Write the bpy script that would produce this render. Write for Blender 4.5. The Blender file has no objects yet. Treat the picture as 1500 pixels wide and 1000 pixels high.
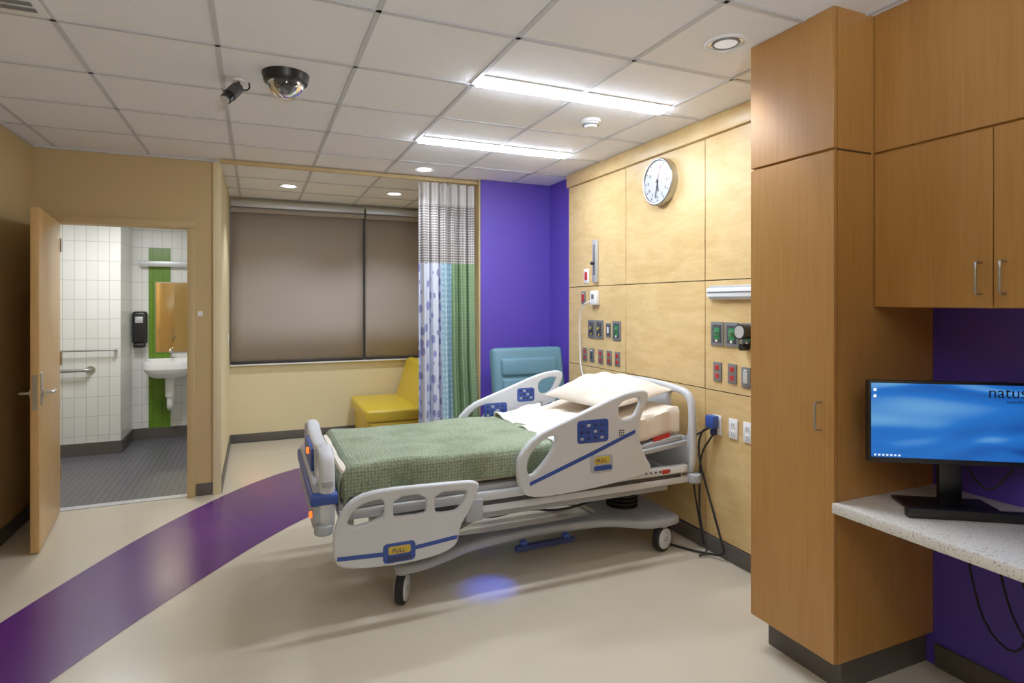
import bpy, bmesh, math, random
from mathutils import Vector, Matrix
random.seed(4)
S=bpy.context.scene
COL=S.collection
S.view_settings.view_transform='Standard'
S.view_settings.look='None'
S.view_settings.exposure=0.1
S.view_settings.gamma=1.15
def lin(c):
    c=c/255.0
    return c/12.92 if c<=0.04045 else ((c+0.055)/1.055)**2.4
def C(r,g,b): return (lin(r),lin(g),lin(b),1)
# ---------------------------------------------------------------- materials
def mat(name,rgb,rough=.5,metal=0.,var=0.,vscale=5.,bump=0.,bscale=200.,emit=0.,coat=0.,spec=.5,stretch=(1,1,1)):
    m=bpy.data.materials.new(name); m.use_nodes=True
    nt=m.node_tree; b=nt.nodes['Principled BSDF']
    col=C(*rgb)
    b.inputs['Base Color'].default_value=col
    b.inputs['Roughness'].default_value=rough
    b.inputs['Metallic'].default_value=metal
    b.inputs['Specular IOR Level'].default_value=spec
    b.inputs['Coat Weight'].default_value=coat
    if emit:
        b.inputs['Emission Color'].default_value=col
        b.inputs['Emission Strength'].default_value=emit
    if var or bump:
        tc=nt.nodes.new('ShaderNodeTexCoord'); mp=nt.nodes.new('ShaderNodeMapping')
        mp.inputs['Scale'].default_value=stretch
        nt.links.new(tc.outputs['Object'],mp.inputs[0])
    if var:
        n=nt.nodes.new('ShaderNodeTexNoise'); n.inputs['Scale'].default_value=vscale; n.inputs['Detail'].default_value=6
        nt.links.new(mp.outputs[0],n.inputs['Vector'])
        r=nt.nodes.new('ShaderNodeValToRGB')
        r.color_ramp.elements[0].position=.3; r.color_ramp.elements[1].position=.7
        r.color_ramp.elements[0].color=tuple(x*(1-var) for x in col[:3])+(1,)
        r.color_ramp.elements[1].color=tuple(min(1,x*(1+var)) for x in col[:3])+(1,)
        nt.links.new(n.outputs[0],r.inputs[0]); nt.links.new(r.outputs[0],b.inputs['Base Color'])
    if bump:
        n2=nt.nodes.new('ShaderNodeTexNoise'); n2.inputs['Scale'].default_value=bscale
        nt.links.new(mp.outputs[0],n2.inputs['Vector'])
        bp=nt.nodes.new('ShaderNodeBump'); bp.inputs['Strength'].default_value=bump; bp.inputs['Distance'].default_value=.01
        nt.links.new(n2.outputs[0],bp.inputs['Height']); nt.links.new(bp.outputs[0],b.inputs['Normal'])
    return m

def wood(name,rgb,dark,rough=.35,fig=(1.2,1.2,1.2),grain=(30,30,1.2),wf=.6):
    m=mat(name,rgb,rough); nt=m.node_tree; b=nt.nodes['Principled BSDF']
    tc=nt.nodes.new('ShaderNodeTexCoord')
    def nz(sc,scale,det,dist=0):
        mp=nt.nodes.new('ShaderNodeMapping'); mp.inputs['Scale'].default_value=sc
        n=nt.nodes.new('ShaderNodeTexNoise'); n.inputs['Scale'].default_value=scale; n.inputs['Detail'].default_value=det
        n.inputs['Distortion'].default_value=dist
        nt.links.new(tc.outputs['Object'],mp.inputs[0]); nt.links.new(mp.outputs[0],n.inputs['Vector']); return n
    a=nz(fig,2.5,5,1.2); g=nz(grain,2.,6,.4)
    mx=nt.nodes.new('ShaderNodeMath'); mx.operation='MULTIPLY_ADD'; mx.inputs[1].default_value=wf
    ad=nt.nodes.new('ShaderNodeMath'); ad.operation='MULTIPLY'; ad.inputs[1].default_value=1-wf
    nt.links.new(g.outputs[0],ad.inputs[0]); nt.links.new(a.outputs[0],mx.inputs[0]); nt.links.new(ad.outputs[0],mx.inputs[2])
    r=nt.nodes.new('ShaderNodeValToRGB')
    r.color_ramp.elements[0].position=.36; r.color_ramp.elements[1].position=.62
    r.color_ramp.elements[0].color=C(*dark); r.color_ramp.elements[1].color=C(*rgb)
    nt.links.new(mx.outputs[0],r.inputs[0]); nt.links.new(r.outputs[0],b.inputs['Base Color'])
    return m

def brickmat(name,rgb,mortar,w,h,ms,rough=.3,floorp=False):
    m=mat(name,rgb,rough); nt=m.node_tree; b=nt.nodes['Principled BSDF']
    tc=nt.nodes.new('ShaderNodeTexCoord'); sx=nt.nodes.new('ShaderNodeSeparateXYZ'); cb=nt.nodes.new('ShaderNodeCombineXYZ')
    nt.links.new(tc.outputs['Object'],sx.inputs[0])
    if floorp:
        nt.links.new(sx.outputs[0],cb.inputs[0]); nt.links.new(sx.outputs[1],cb.inputs[1])
    else:
        ad=nt.nodes.new('ShaderNodeMath'); nt.links.new(sx.outputs[0],ad.inputs[0]); nt.links.new(sx.outputs[1],ad.inputs[1])
        nt.links.new(ad.outputs[0],cb.inputs[0]); nt.links.new(sx.outputs[2],cb.inputs[1])
    br=nt.nodes.new('ShaderNodeTexBrick'); br.offset=0
    br.inputs['Color1'].default_value=C(*rgb); br.inputs['Color2'].default_value=tuple(x*.94 for x in C(*rgb)[:3])+(1,)
    br.inputs['Mortar'].default_value=C(*mortar); br.inputs['Scale'].default_value=1
    br.inputs['Mortar Size'].default_value=ms; br.inputs['Brick Width'].default_value=w; br.inputs['Row Height'].default_value=h
    nt.links.new(cb.outputs[0],br.inputs['Vector']); nt.links.new(br.outputs['Color'],b.inputs['Base Color'])
    bp=nt.nodes.new('ShaderNodeBump'); bp.inputs['Strength'].default_value=.3; bp.inputs['Distance'].default_value=.004; bp.invert=True
    nt.links.new(br.outputs['Fac'],bp.inputs['Height']); nt.links.new(bp.outputs[0],b.inputs['Normal'])
    return m

M={}
M['wall']=mat('paint_tan',(192,167,118),.6,bump=.05,bscale=300)
M['cream']=mat('paint_cream',(224,208,164),.6,bump=.05,bscale=300)
M['purple']=mat('paint_purple',(82,60,172),.55,bump=.05,bscale=300)
M['ceil']=mat('ceiling_tile',(242,242,245),.9,var=.02,vscale=60,bump=.3,bscale=260)
M['grid']=mat('ceiling_grid_metal',(198,199,203),.5)
M['floor']=mat('vinyl_floor',(198,187,166),.22,var=.03,vscale=3,bump=.01,bscale=40)
M['stripe']=mat('vinyl_purple',(80,28,104),.22,var=.05,vscale=3)
M['base']=mat('rubber_base',(84,78,74),.5)
M['maple']=wood('maple_panel',(225,193,134),(208,171,110),.38,fig=(1.,1.,2.2),grain=(5,4,18),wf=.6)
M['cab']=wood('cabinet_wood',(184,132,70),(172,119,58),.33,fig=(1.5,1.5,.5),grain=(45,45,1.6),wf=.45)
M['doorw']=wood('door_wood',(208,168,106),(194,153,93),.35,fig=(1.5,1.5,.5),grain=(30,30,1.3))
M['gap']=mat('shadow_gap',(60,40,20),.8)
M['steel']=mat('brushed_steel',(185,185,185),.3,metal=1)
M['alu']=mat('aluminium',(196,198,200),.4,metal=.4)
M['white']=mat('white_plastic',(236,237,238),.35)
M['bedw']=mat('bed_white',(208,211,216),.35,var=.02)
M['bedg']=mat('bed_grey',(168,172,178),.4)
M['dgrey']=mat('dark_metal',(60,60,64),.45)
M['blk']=mat('black_plastic',(16,16,18),.35)
M['rub']=mat('black_rubber',(22,22,24),.7)
M['blue']=mat('bed_blue',(38,72,156),.4)
M['dblue']=mat('bed_dark_blue',(26,40,92),.4)
M['yel']=mat('yellow_label',(206,176,60),.5)
M['amber']=mat('amber_lamp',(255,100,30),.4,emit=1.6)
M['redm']=mat('red_plastic',(190,36,30),.4)
M['grnm']=mat('green_plastic',(30,130,70),.4)
M['plate']=mat('grey_plate',(120,122,124),.4,metal=.3)
M['seat']=mat('yellow_vinyl',(216,184,44),.4,bump=.05,bscale=150)
M['teal']=mat('teal_vinyl',(86,128,146),.4,bump=.05,bscale=150)
M['sheet']=mat('cream_sheet',(238,225,207),.85,bump=.2,bscale=9)
M['wsheet']=mat('white_sheet',(236,233,230),.85,bump=.2,bscale=12)
M['shade']=mat('roller_shade_fabric',(166,155,146),.9,var=.03,vscale=300,bump=.1,bscale=500)
M['dark']=mat('dark_trim',(40,36,34),.6)
M['glass']=mat('night_glass',(12,14,20),.05)
M['wtile']=brickmat('white_wall_tile',(230,230,224),(190,190,182),.1,.2,.003)
M['gtile']=brickmat('green_wall_tile',(92,134,26),(76,104,36),.1,.2,.003)
M['ftile']=brickmat('grey_floor_tile',(96,94,100),(60,60,64),.05,.05,.004,.4,True)
M['porc']=mat('porcelain',(240,240,238),.12)
M['mirror']=mat('mirror_reflection_tint',(240,222,175),.02,metal=1)  # warm yellow reflection painted into the mirror colour
M['led']=mat('led_lens',(232,242,255),.5,emit=66)
M['lens']=mat('downlight_lens',(240,244,250),.5,emit=9)
M['off']=mat('downlight_reflector',(215,215,215),.25,metal=.5)
M['dim']=mat('downlight_dim_lens',(222,224,226),.5,emit=.35)
m=mat('quartz_counter',(222,216,204),.3); nt=m.node_tree; b=nt.nodes['Principled BSDF']
tc=nt.nodes.new('ShaderNodeTexCoord'); v=nt.nodes.new('ShaderNodeTexNoise'); v.inputs['Scale'].default_value=160; v.inputs['Detail'].default_value=3
r=nt.nodes.new('ShaderNodeValToRGB'); r.color_ramp.elements[0].position=.34; r.color_ramp.elements[1].position=.42
r.color_ramp.elements[0].color=C(150,138,124); r.color_ramp.elements[1].color=C(218,213,204)
nt.links.new(tc.outputs['Object'],v.inputs['Vector']); nt.links.new(v.outputs[0],r.inputs[0]); nt.links.new(r.outputs[0],b.inputs['Base Color'])
M['quartz']=m
m=mat('green_blanket',(142,156,122),.9); nt=m.node_tree; b=nt.nodes['Principled BSDF']
tc=nt.nodes.new('ShaderNodeTexCoord')
vo=nt.nodes.new('ShaderNodeTexVoronoi'); vo.inputs['Scale'].default_value=60; vo.inputs['Randomness'].default_value=.3
r=nt.nodes.new('ShaderNodeValToRGB'); r.color_ramp.elements[0].position=.1; r.color_ramp.elements[1].position=.65
r.color_ramp.elements[0].color=C(164,174,148); r.color_ramp.elements[1].color=C(116,129,101)
nt.links.new(tc.outputs['Object'],vo.inputs['Vector']); nt.links.new(vo.outputs['Distance'],r.inputs[0]); nt.links.new(r.outputs[0],b.inputs['Base Color'])
bp=nt.nodes.new('ShaderNodeBump'); bp.inputs['Strength'].default_value=.5; bp.inputs['Distance'].default_value=.005; bp.invert=True
nt.links.new(vo.outputs['Distance'],bp.inputs['Height']); nt.links.new(bp.outputs[0],b.inputs['Normal'])
M['blanket']=m
def dotmat(name,base,dot,cell,rad,jit=0.,alpha=1.):
    m=mat(name,base,.8); nt=m.node_tree; b=nt.nodes['Principled BSDF']
    uv=nt.nodes.new('ShaderNodeUVMap'); vo=nt.nodes.new('ShaderNodeTexVoronoi')
    vo.inputs['Scale'].default_value=1/cell; vo.inputs['Randomness'].default_value=jit
    nt.links.new(uv.outputs[0],vo.inputs['Vector'])
    lt=nt.nodes.new('ShaderNodeMath'); lt.operation='LESS_THAN'; lt.inputs[1].default_value=rad
    nt.links.new(vo.outputs['Distance'],lt.inputs[0])
    mx=nt.nodes.new('ShaderNodeMixRGB'); mx.inputs[1].default_value=C(*base); mx.inputs[2].default_value=C(*dot)
    nt.links.new(lt.outputs[0],mx.inputs[0]); nt.links.new(mx.outputs[0],b.inputs['Base Color'])
    b.inputs['Alpha'].default_value=alpha
    return m
M['c_top']=dotmat('curtain_top_band',(222,220,220),(200,198,198),.02,.3,0,.75)
M['c_mesh']=dotmat('curtain_mesh_weave',(204,200,198),(96,88,90),.024,.40,0,.9)
M['c_pur']=dotmat('curtain_purple_dots',(204,209,224),(132,134,184),.11,.38,.5)
M['c_blue']=dotmat('curtain_blue_rings',(144,180,196),(190,210,218),.05,.3,.2)
M['c_grn']=dotmat('curtain_green_dots',(112,140,98),(132,158,118),.03,.3,.2)
m=mat('screen_image',(30,110,200),.3); nt=m.node_tree; b=nt.nodes['Principled BSDF']
tc=nt.nodes.new('ShaderNodeTexCoord'); mp=nt.nodes.new('ShaderNodeMapping'); mp.inputs['Scale'].default_value=(1.,1.,4.5); mp.inputs['Rotation'].default_value=(.35,.35,.2)
no=nt.nodes.new('ShaderNodeTexNoise'); no.inputs['Scale'].default_value=1.6; no.inputs['Detail'].default_value=1; no.inputs['Distortion'].default_value=1.1
r=nt.nodes.new('ShaderNodeValToRGB')
r.color_ramp.elements[0].position=.28; r.color_ramp.elements[0].color=C(10,66,156)
r.color_ramp.elements[1].position=.72; r.color_ramp.elements[1].color=C(120,192,244)
e=r.color_ramp.elements.new(.52); e.color=C(26,112,212)
nt.links.new(tc.outputs['Object'],mp.inputs[0]); nt.links.new(mp.outputs[0],no.inputs['Vector']); nt.links.new(no.outputs[0],r.inputs[0])
nt.links.new(r.outputs[0],b.inputs['Emission Color']); b.inputs['Emission Strength'].default_value=.72; b.inputs['Base Color'].default_value=(0,0,0,1)
M['screen']=m
# ---------------------------------------------------------------- builders
def root(name,loc):
    o=bpy.data.objects.new(name,None); o.empty_display_size=.1; o.location=loc; COL.objects.link(o); return o
def fin(name,me,m,parent,smooth=True):
    if m: 
        me.materials.clear()
        for x in (m if isinstance(m,list) else [m]): me.materials.append(M[x] if isinstance(x,str) else x)
    if smooth:
        for p in me.polygons: p.use_smooth=True
        me.set_sharp_from_angle(angle=math.radians(38))
    o=bpy.data.objects.new(name,me); COL.objects.link(o)
    if parent:
        o.parent=parent; o.matrix_parent_inverse=Matrix.Translation(parent.location).inverted()
    return o
def box(name,x0,x1,y0,y1,z0,z1,m,parent=None,bev=0.,seg=2,T=None):
    bm=bmesh.new(); bmesh.ops.create_cube(bm,size=1)
    c=Vector(((x0+x1)/2,(y0+y1)/2,(z0+z1)/2)); s=(abs(x1-x0),abs(y1-y0),abs(z1-z0))
    for v in bm.verts: v.co=Vector((v.co.x*s[0],v.co.y*s[1],v.co.z*s[2]))+c
    if bev: bmesh.ops.bevel(bm,geom=bm.edges[:],offset=min(bev,min(s)*.49),segments=seg,affect='EDGES',profile=.5)
    if T: bm.transform(T)
    me=bpy.data.meshes.new(name); bm.to_mesh(me); bm.free()
    return fin(name,me,m,parent,bool(bev))
def cyl(name,p0,p1,r,m,parent=None,r2=None,n=24,bev=0):
    p0=Vector(p0);p1=Vector(p1); d=p1-p0
    bm=bmesh.new(); bmesh.ops.create_cone(bm,cap_ends=True,segments=n,radius1=r,radius2=r if r2 is None else r2,depth=d.length)
    if bev:
        ed=[e for e in bm.edges if len(e.link_faces)==2 and any(len(f.verts)>4 for f in e.link_faces)]
        bmesh.ops.bevel(bm,geom=ed,offset=bev,segments=3,affect='EDGES',profile=.5)
    bm.transform(Matrix.Translation((p0+p1)/2)@d.to_track_quat('Z','Y').to_matrix().to_4x4())
    me=bpy.data.meshes.new(name); bm.to_mesh(me); bm.free()
    return fin(name,me,m,parent)
def chaikin(pts,n=2,closed=True):
    pts=[Vector(p) for p in pts]
    for _ in range(n):
        q=[]; L=len(pts)
        if not closed: q.append(pts[0])
        for i in range(L if closed else L-1):
            a=pts[i]; b2=pts[(i+1)%L]
            q.append(a*.75+b2*.25); q.append(a*.25+b2*.75)
        if not closed: q.append(pts[-1])
        pts=q
    return pts
def rrect(x0,x1,y0,y1,r,n=5):
    out=[]
    for cx,cy,a0 in ((x1-r,y1-r,0),(x0+r,y1-r,90),(x0+r,y0+r,180),(x1-r,y0+r,270)):
        for i in range(n+1):
            a=math.radians(a0+90*i/n); out.append((cx+r*math.cos(a),cy+r*math.sin(a)))
    return out
def curve_mesh(cu):
    o=bpy.data.objects.new('tmp',cu); COL.objects.link(o)
    bpy.context.view_layer.update()
    dg=bpy.context.evaluated_depsgraph_get()
    me=bpy.data.meshes.new_from_object(o.evaluated_get(dg))
    bpy.data.objects.remove(o); return me
PL={'XZ':lambda off:Matrix(((1,0,0,0),(0,0,-1,off),(0,1,0,0),(0,0,0,1))),
    'YZ':lambda off:Matrix(((0,0,1,off),(1,0,0,0),(0,1,0,0),(0,0,0,1))),
    'XY':lambda off:Matrix.Translation((0,0,off))}
def plate(name,outline,holes,plane,off,thick,bev,m,parent=None,sm=0):
    cu=bpy.data.curves.new(name,'CURVE'); cu.dimensions='2D'; cu.fill_mode='BOTH'
    for k,ol in enumerate([outline]+holes):
        p=chaikin([(a,b2) for a,b2 in ol],sm) if sm else [Vector(q) for q in ol]
        sp=cu.splines.new('POLY'); sp.points.add(len(p)-1)
        for i,q in enumerate(p): sp.points[i].co=(q[0],q[1],0,1)
        sp.use_cyclic_u=True
    cu.extrude=max(thick/2-bev,0); cu.bevel_depth=bev; cu.bevel_resolution=2; cu.offset=-bev
    me=curve_mesh(cu); me.transform(PL[plane](off))
    return fin(name,me,m,parent)
def tube(name,pts,r,m,parent=None,closed=False,sm=2):
    cu=bpy.data.curves.new(name,'CURVE'); cu.dimensions='3D'
    p=chaikin(pts,sm,closed) if sm else [Vector(q) for q in pts]
    sp=cu.splines.new('POLY'); sp.points.add(len(p)-1)
    for i,q in enumerate(p): sp.points[i].co=(q[0],q[1],q[2],1)
    sp.use_cyclic_u=closed; cu.bevel_depth=r; cu.bevel_resolution=3; cu.use_fill_caps=True
    return fin(name,curve_mesh(cu),m,parent)
def grid(name,f,nu,nv,m,parent=None,thick=0,uv=None,matf=None):
    vs=[f(i/nu,j/nv) for j in range(nv+1) for i in range(nu+1)]
    fs=[(j*(nu+1)+i,j*(nu+1)+i+1,(j+1)*(nu+1)+i+1,(j+1)*(nu+1)+i) for j in range(nv) for i in range(nu)]
    me=bpy.data.meshes.new(name); me.from_pydata(vs,[],fs)
    if uv:
        l=me.uv_layers.new(name='UVMap')
        for poly in me.polygons:
            for li in poly.loop_indices:
                vi=me.loops[li].vertex_index; l.data[li].uv=uv((vi%(nu+1))/nu,(vi//(nu+1))/nv)
    o=fin(name,me,m,parent)
    if matf:
        for idx,poly in enumerate(me.polygons): poly.material_index=matf((idx%nu+.5)/nu,(idx//nu+.5)/nv)
    if thick:
        md=o.modifiers.new('s','SOLIDIFY'); md.thickness=thick; md.offset=-1
    return o
def text(name,s,size,m,T,parent=None):
    cu=bpy.data.curves.new(name,'FONT'); cu.body=s; cu.size=size; cu.extrude=.0004
    me=curve_mesh(cu); me.transform(T); return fin(name,me,m,parent,False)
def ring(name,c,axis,R,r,m,par,n=64,k=12):
    vs=[];fs=[]
    q=Vector(axis).to_track_quat('Z','Y')
    for i in range(n):
        A=2*math.pi*i/n
        for j in range(k):
            B=2*math.pi*j/k
            vs.append(Vector(c)+q@Vector(((R+r*math.cos(B))*math.cos(A),(R+r*math.cos(B))*math.sin(A),r*math.sin(B))))
    for i in range(n):
        for j in range(k): fs.append((i*k+j,((i+1)%n)*k+j,((i+1)%n)*k+(j+1)%k,i*k+(j+1)%k))
    me=bpy.data.meshes.new(name); me.from_pydata(vs,[],fs); return fin(name,me,m,par)
# ---------------------------------------------------------------- room shell
H=2.74
XR=2.70; XL=-1.52; YB=-1.4
box('floor',-1.62,2.8,YB-.1,5.48,-.1,0,'floor')
box('floor_alcove',-.39,2.07,5.48,7.4,-.1,0,'floor')
box('floor_bathroom',-2.8,-.39,5.48,8.0,-.1,0,'ftile')
box('ceiling',-1.62,2.8,YB-.1,7.4,H,H+.1,'ceil')
box('ceiling_bathroom',-2.8,-.39,5.54,8.0,2.5,2.58,'white')
box('wall_left',XL-.1,XL,YB,5.42,0,H,'wall')
box('wall_rear',XL-.1,XR+.1,YB-.1,YB,0,H,'wall')
box('wall_right',XR,XR+.1,YB,5.40,0,H,'purple')
box('wall_doorway_left',XL-.1,-1.43,5.42,5.54,0,H,'wall')
box('wall_doorway_right',-.46,-.27,5.42,5.54,0,H,'wall')
box('wall_doorway_header',-1.43,-.46,5.42,5.54,2.20,H,'wall')
box('wall_alcove_left',-.39,-.27,5.54,7.27,0,H,'cream')
box('wall_alcove_right',1.95,2.07,5.30,7.27,0,H,'wall')
box('wall_purple',1.965,XR,5.285,5.40,0,H,'purple')
box('wall_back_sill',-.39,2.07,7.27,7.39,0,.88,'cream')
box('wall_back_header',-.39,2.07,7.27,7.39,2.66,H,'cream')
box('wall_bathroom_towel',-2.7,-1.30,7.3,7.4,0,2.5,'wtile')
box('wall_bathroom_return',-1.40,-1.30,7.4,7.9,0,2.5,'wtile')
box('wall_bathroom_sink',-1.40,-.39,7.9,8.0,0,2.5,'wtile')
box('wall_bathroom_left',-2.8,-2.7,5.54,7.4,0,2.5,'wtile')
box('wall_bathroom_front',-2.7,-1.62,5.44,5.54,0,2.5,'cream')
box('wall_bathroom_right',-.40,-.39,5.54,7.9,0,2.5,'wtile')
box('trim_corner_post',-.325,-.262,5.405,5.425,0,H,'cream',None,.004)
box('trim_ceiling_left',XL,XL+.02,YB,5.42,H-.02,H-.001,'grid')
box('trim_ceiling_door',XL,-.27,5.40,5.42,H-.02,H-.001,'grid')
for n,a in {'left':(XL,XL+.012,YB,5.42),'doorway':(-.445,-.27,5.408,5.42),'alcove_left':(-.27,-.258,5.42,7.27),
            'alcove_back':(-.258,1.95,7.258,7.27),'alcove_right':(1.938,1.95,5.3,7.258),'purple':(1.965,XR,5.273,5.285),
            'wood':(2.628,2.64,2.075,4.77),'right':(XR-.012,XR,4.77,5.27),'desk':(XR-.012,XR,YB,1.62)}.items():
    box('baseboard_'+n,*a,0,.1,'base',None,.003)
box('baseboard_bath_towel',-2.7,-1.29,7.285,7.3,0,.13,'base')
box('baseboard_bath_return',-1.30,-1.285,7.3,7.9,0,.13,'base')
box('baseboard_bath_sink',-1.285,-.40,7.885,7.9,0,.13,'base')
up=[(-1.50,2.6),(-1.36,3.1),(-1.15,3.66),(-.975,4.06),(-.729,4.585),(-.369,5.18),(0.02,5.68),(.384,5.98),(.9,6.2),(1.5,6.25),(1.93,6.1)]
lo=[(-1.2,2.0),(-1.0,2.55),(-.791,3.0),(-.54,3.41),(-.27,3.80),(.019,4.20),(.319,4.55),(.75,4.88),(1.2,5.08),(1.6,5.15),(1.93,5.1)]
U=chaikin(up,2,False); L=chaikin(lo,2,False)
me=bpy.data.meshes.new('floor_stripe'); n=len(U)
me.from_pydata([(p[0],p[1],.002) for p in U]+[(p[0],p[1],.002) for p in L],[],[(n+i,n+i+1,i+1,i) for i in range(n-1)])
fin('floor_inlay_stripe',me,'stripe',None,False)
bm=bmesh.new()
def addbox(bm,x0,x1,y0,y1,z0,z1):
    r=bmesh.ops.create_cube(bm,size=1)
    for v in r['verts']: v.co=Vector(((x0+x1)/2+v.co.x*(x1-x0),(y0+y1)/2+v.co.y*(y1-y0),(z0+z1)/2+v.co.z*(z1-z0)))
gx=[.45+.61*k for k in range(-3,4)]; gy=[5.43-.61*k for k in range(-3,12)]
for x in gx:
    if XL<x<XR: addbox(bm,x-.011,x+.011,YB,5.42 if (x<-.27 or x>1.95) else 7.27,H-.007,H-.0005)
for y in gy:
    if y>7.26 or y<YB: continue
    if y>5.42: addbox(bm,-.27,1.95,y-.011,y+.011,H-.007,H-.0005)
    else: addbox(bm,XL,XR,y-.011,y+.011,H-.007,H-.0005)
me=bpy.data.meshes.new('g'); bm.to_mesh(me); bm.free(); fin('ceiling_grid',me,'grid',None,False)
# door
D=root('door_1',(-1.32,4.98,1.08))
ang=math.atan2(5.40-4.55,-1.375+1.27)
T=Matrix.Translation((-1.392,5.405,0))@Matrix.Rotation(ang+math.pi,4,'Z')
box('leaf',0,.86,0,.045,.012,2.165,'doorw',D,.002,T=T)
for s,yy in ((-1,-.0),(1,.045)):
    cyl('rose_%d'%s,T@Vector((.795,yy,1.0)),T@Vector((.795,yy+s*.012,1.0)),.027,'steel',D)
    box('escutcheon_%d'%s,.77,.82,yy if s>0 else yy-.006,yy+.006 if s>0 else yy,.92,1.13,'steel',D,.003,T=T)
    tube('lever_%d'%s,[T@Vector((.795,yy,1.0)),T@Vector((.795,yy+s*.06,1.0)),T@Vector((.77,yy+s*.065,1.0)),T@Vector((.69,yy+s*.06,1.0))],.009,'steel',D,sm=1)
box('latch_plate',.8605,.862,.01,.035,.9,1.12,'steel',D,T=T)
for i,z in enumerate((.25,1.1,1.95)): cyl('hinge_%d'%i,T@Vector((-.006,.05,z)),T@Vector((-.006,.05,z+.1)),.008,'steel',D,n=12)
F=root('trim_door_frame',(-.93,5.42,1.1))
box('jamb_left',-1.43,-1.385,5.385,5.56,0,2.17,'wall',F,.003)
box('jamb_right',-.508,-.455,5.385,5.56,0,2.17,'wall',F,.003)
box('head',-1.43,-.455,5.385,5.56,2.17,2.22,'wall',F,.003)
box('trim_threshold',-1.385,-.508,5.42,5.5,0,.006,'alu')
# window + shades
W=root('window_1',(.84,7.33,1.77))
box('frame_bottom',-.27,1.95,7.30,7.37,.88,.93,'alu',W); box('frame_top',-.27,1.95,7.30,7.37,2.60,2.66,'alu',W)
for i,x in enumerate((-.27,1.17,1.90)): box('mullion_%d'%i,x,x+.05,7.30,7.37,.93,2.60,'alu',W)
box('glass',-.22,1.90,7.34,7.35,.93,2.60,'glass',W)
box('trim_window_sill',-.268,1.948,7.22,7.272,.865,.88,'white',None,.003)
for nm,x0,x1 in (('a',-.255,1.185),('b',1.205,1.935)):
    R=root('roller_shade',((x0+x1)/2,7.24,1.75))
    grid('fabric',lambda a,c,x0=x0,x1=x1:(x0+a*(x1-x0),7.235+.003*math.sin(a*9),.905+c*1.67),12,4,'shade',R,.002)
    box('hem_bar',x0,x1,7.225,7.245,.885,.912,'dark',R,.004)
    cyl('roller',(x0,7.22,2.60),(x1,7.22,2.60),.03,'shade',R)
    box('head_rail',x0,x1,7.17,7.265,2.63,2.70,'alu',R,.003)
    box('cord_guide',x1-.004,x1+.008,7.215,7.225,.9,2.6,'dark',R)
# curtain
box('curtain_track',-.27,1.95,5.33,5.36,H-.04,H-.008,'wall',None,.003)
CU=root('privacy_curtain',(1.66,5.34,1.5))
def cur(a,c):
    x=1.365+a*.545
    amp=.045*(1-.35*c); ph=a*2*math.pi*6
    x+= .012*math.sin(ph*1.0+1)
    if c<.3: x+=(.3-c)*.10*(a-.1)
    y=5.335+amp*math.sin(ph)+.012*math.sin(ph*2.3+c*2)-(.25*(1-c)**2*a*.25)
    if y<5.2 : y=5.2
    return (x,y,.30+c*2.38)
grid('cloth',cur,240,48,['c_pur','c_blue','c_grn','c_mesh','c_top'],CU,0,uv=lambda a,c:(a*1.7,c*2.38),
     matf=lambda a,c: (4 if c>.915 else 3) if c>.685 else (0 if a<.42 else (1 if a<.60 else 2)))
for i in range(12): tube('hook_%d'%i,[(1.38+i*.046,5.345,2.70),(1.38+i*.046,5.335,2.665)],.003,'steel',CU,sm=0)
# wood paneling
P=root('wood_wall_paneling',(2.67,3.4,1.35))
box('backing',2.655,XR,2.075,4.77,.1,2.62,'gap',P)
ys=[2.075,2.985,3.87,4.77]; zs=[.1,1.02,1.71,2.62]
for i in range(3):
    for j in range(3):
        box('panel_%d_%d'%(i,j),2.64,2.656,ys[i]+.003,ys[i+1]-.003,zs[j]+.003,zs[j+1]-.003,'maple',P,.0015,1)
box('cornice',2.615,XR,2.075,4.785,2.62,H-.002,'maple',P,.004)
box('end_cap',2.64,XR,4.770,4.782,.0,2.62,'maple',P)
# cabinets
K=root('tall_cabinet',(2.39,1.845,1.4))
x0=2.086; ya,yb=1.631,2.060
box('carcass',x0+.02,XR-.001,ya,yb,.14,H-.001,'cab',K)
box('door_lower',x0,x0+.018,ya+.001,yb-.001,.142,2.172,'cab',K,.002,1)
box('panel_upper',x0,x0+.018,ya+.001,yb-.001,2.182,H-.001,'cab',K,.002,1)
box('reveal_side',x0+.019,2.30,ya-.001,ya+.002,2.172,2.18,'gap',K)
box('toe_kick',x0+.08,XR-.001,ya+.03,yb-.03,0,.14,'base',K)
def pull(nm,x,y,z0,z1,par):
    tube(nm,[(x,y,z0),(x-.032,y,z0),(x-.034,y,z0+.004),(x-.034,y,z1-.004),(x-.032,y,z1),(x,y,z1)],.0045,'steel',par,sm=1)
pull('pull',x0,1.69,1.06,1.17,K)
K2=root('wall_cabinet',(2.5,.9,2.1))
xu=2.316
box('carcass',xu+.02,XR-.001,-.08,ya-.002,1.55,H-.001,'cab',K2)
yy=ya-.003; i=0
while yy-.425>-.1:
    box('door_%d'%i,xu,xu+.019,yy-.423,yy-.001,1.552,2.172,'cab',K2,.002,1)
    pull('pull_%d'%i,xu,(yy-.423+.035) if i%2==0 else (yy-.036),1.60,1.71,K2)
    yy-=.425; i+=1
box('top_panel',xu,xu+.019,-.08,ya-.003,2.18,H-.001,'cab',K2,.002,1)
CT=root('desk_counter',(2.38,.8,.76))
box('slab',2.07,XR-.001,-.08,ya-.002,.745,.785,'quartz',CT,.004)
box('end_support',2.12,XR-.001,-.08,-.06,0,.745,'cab',CT)
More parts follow.
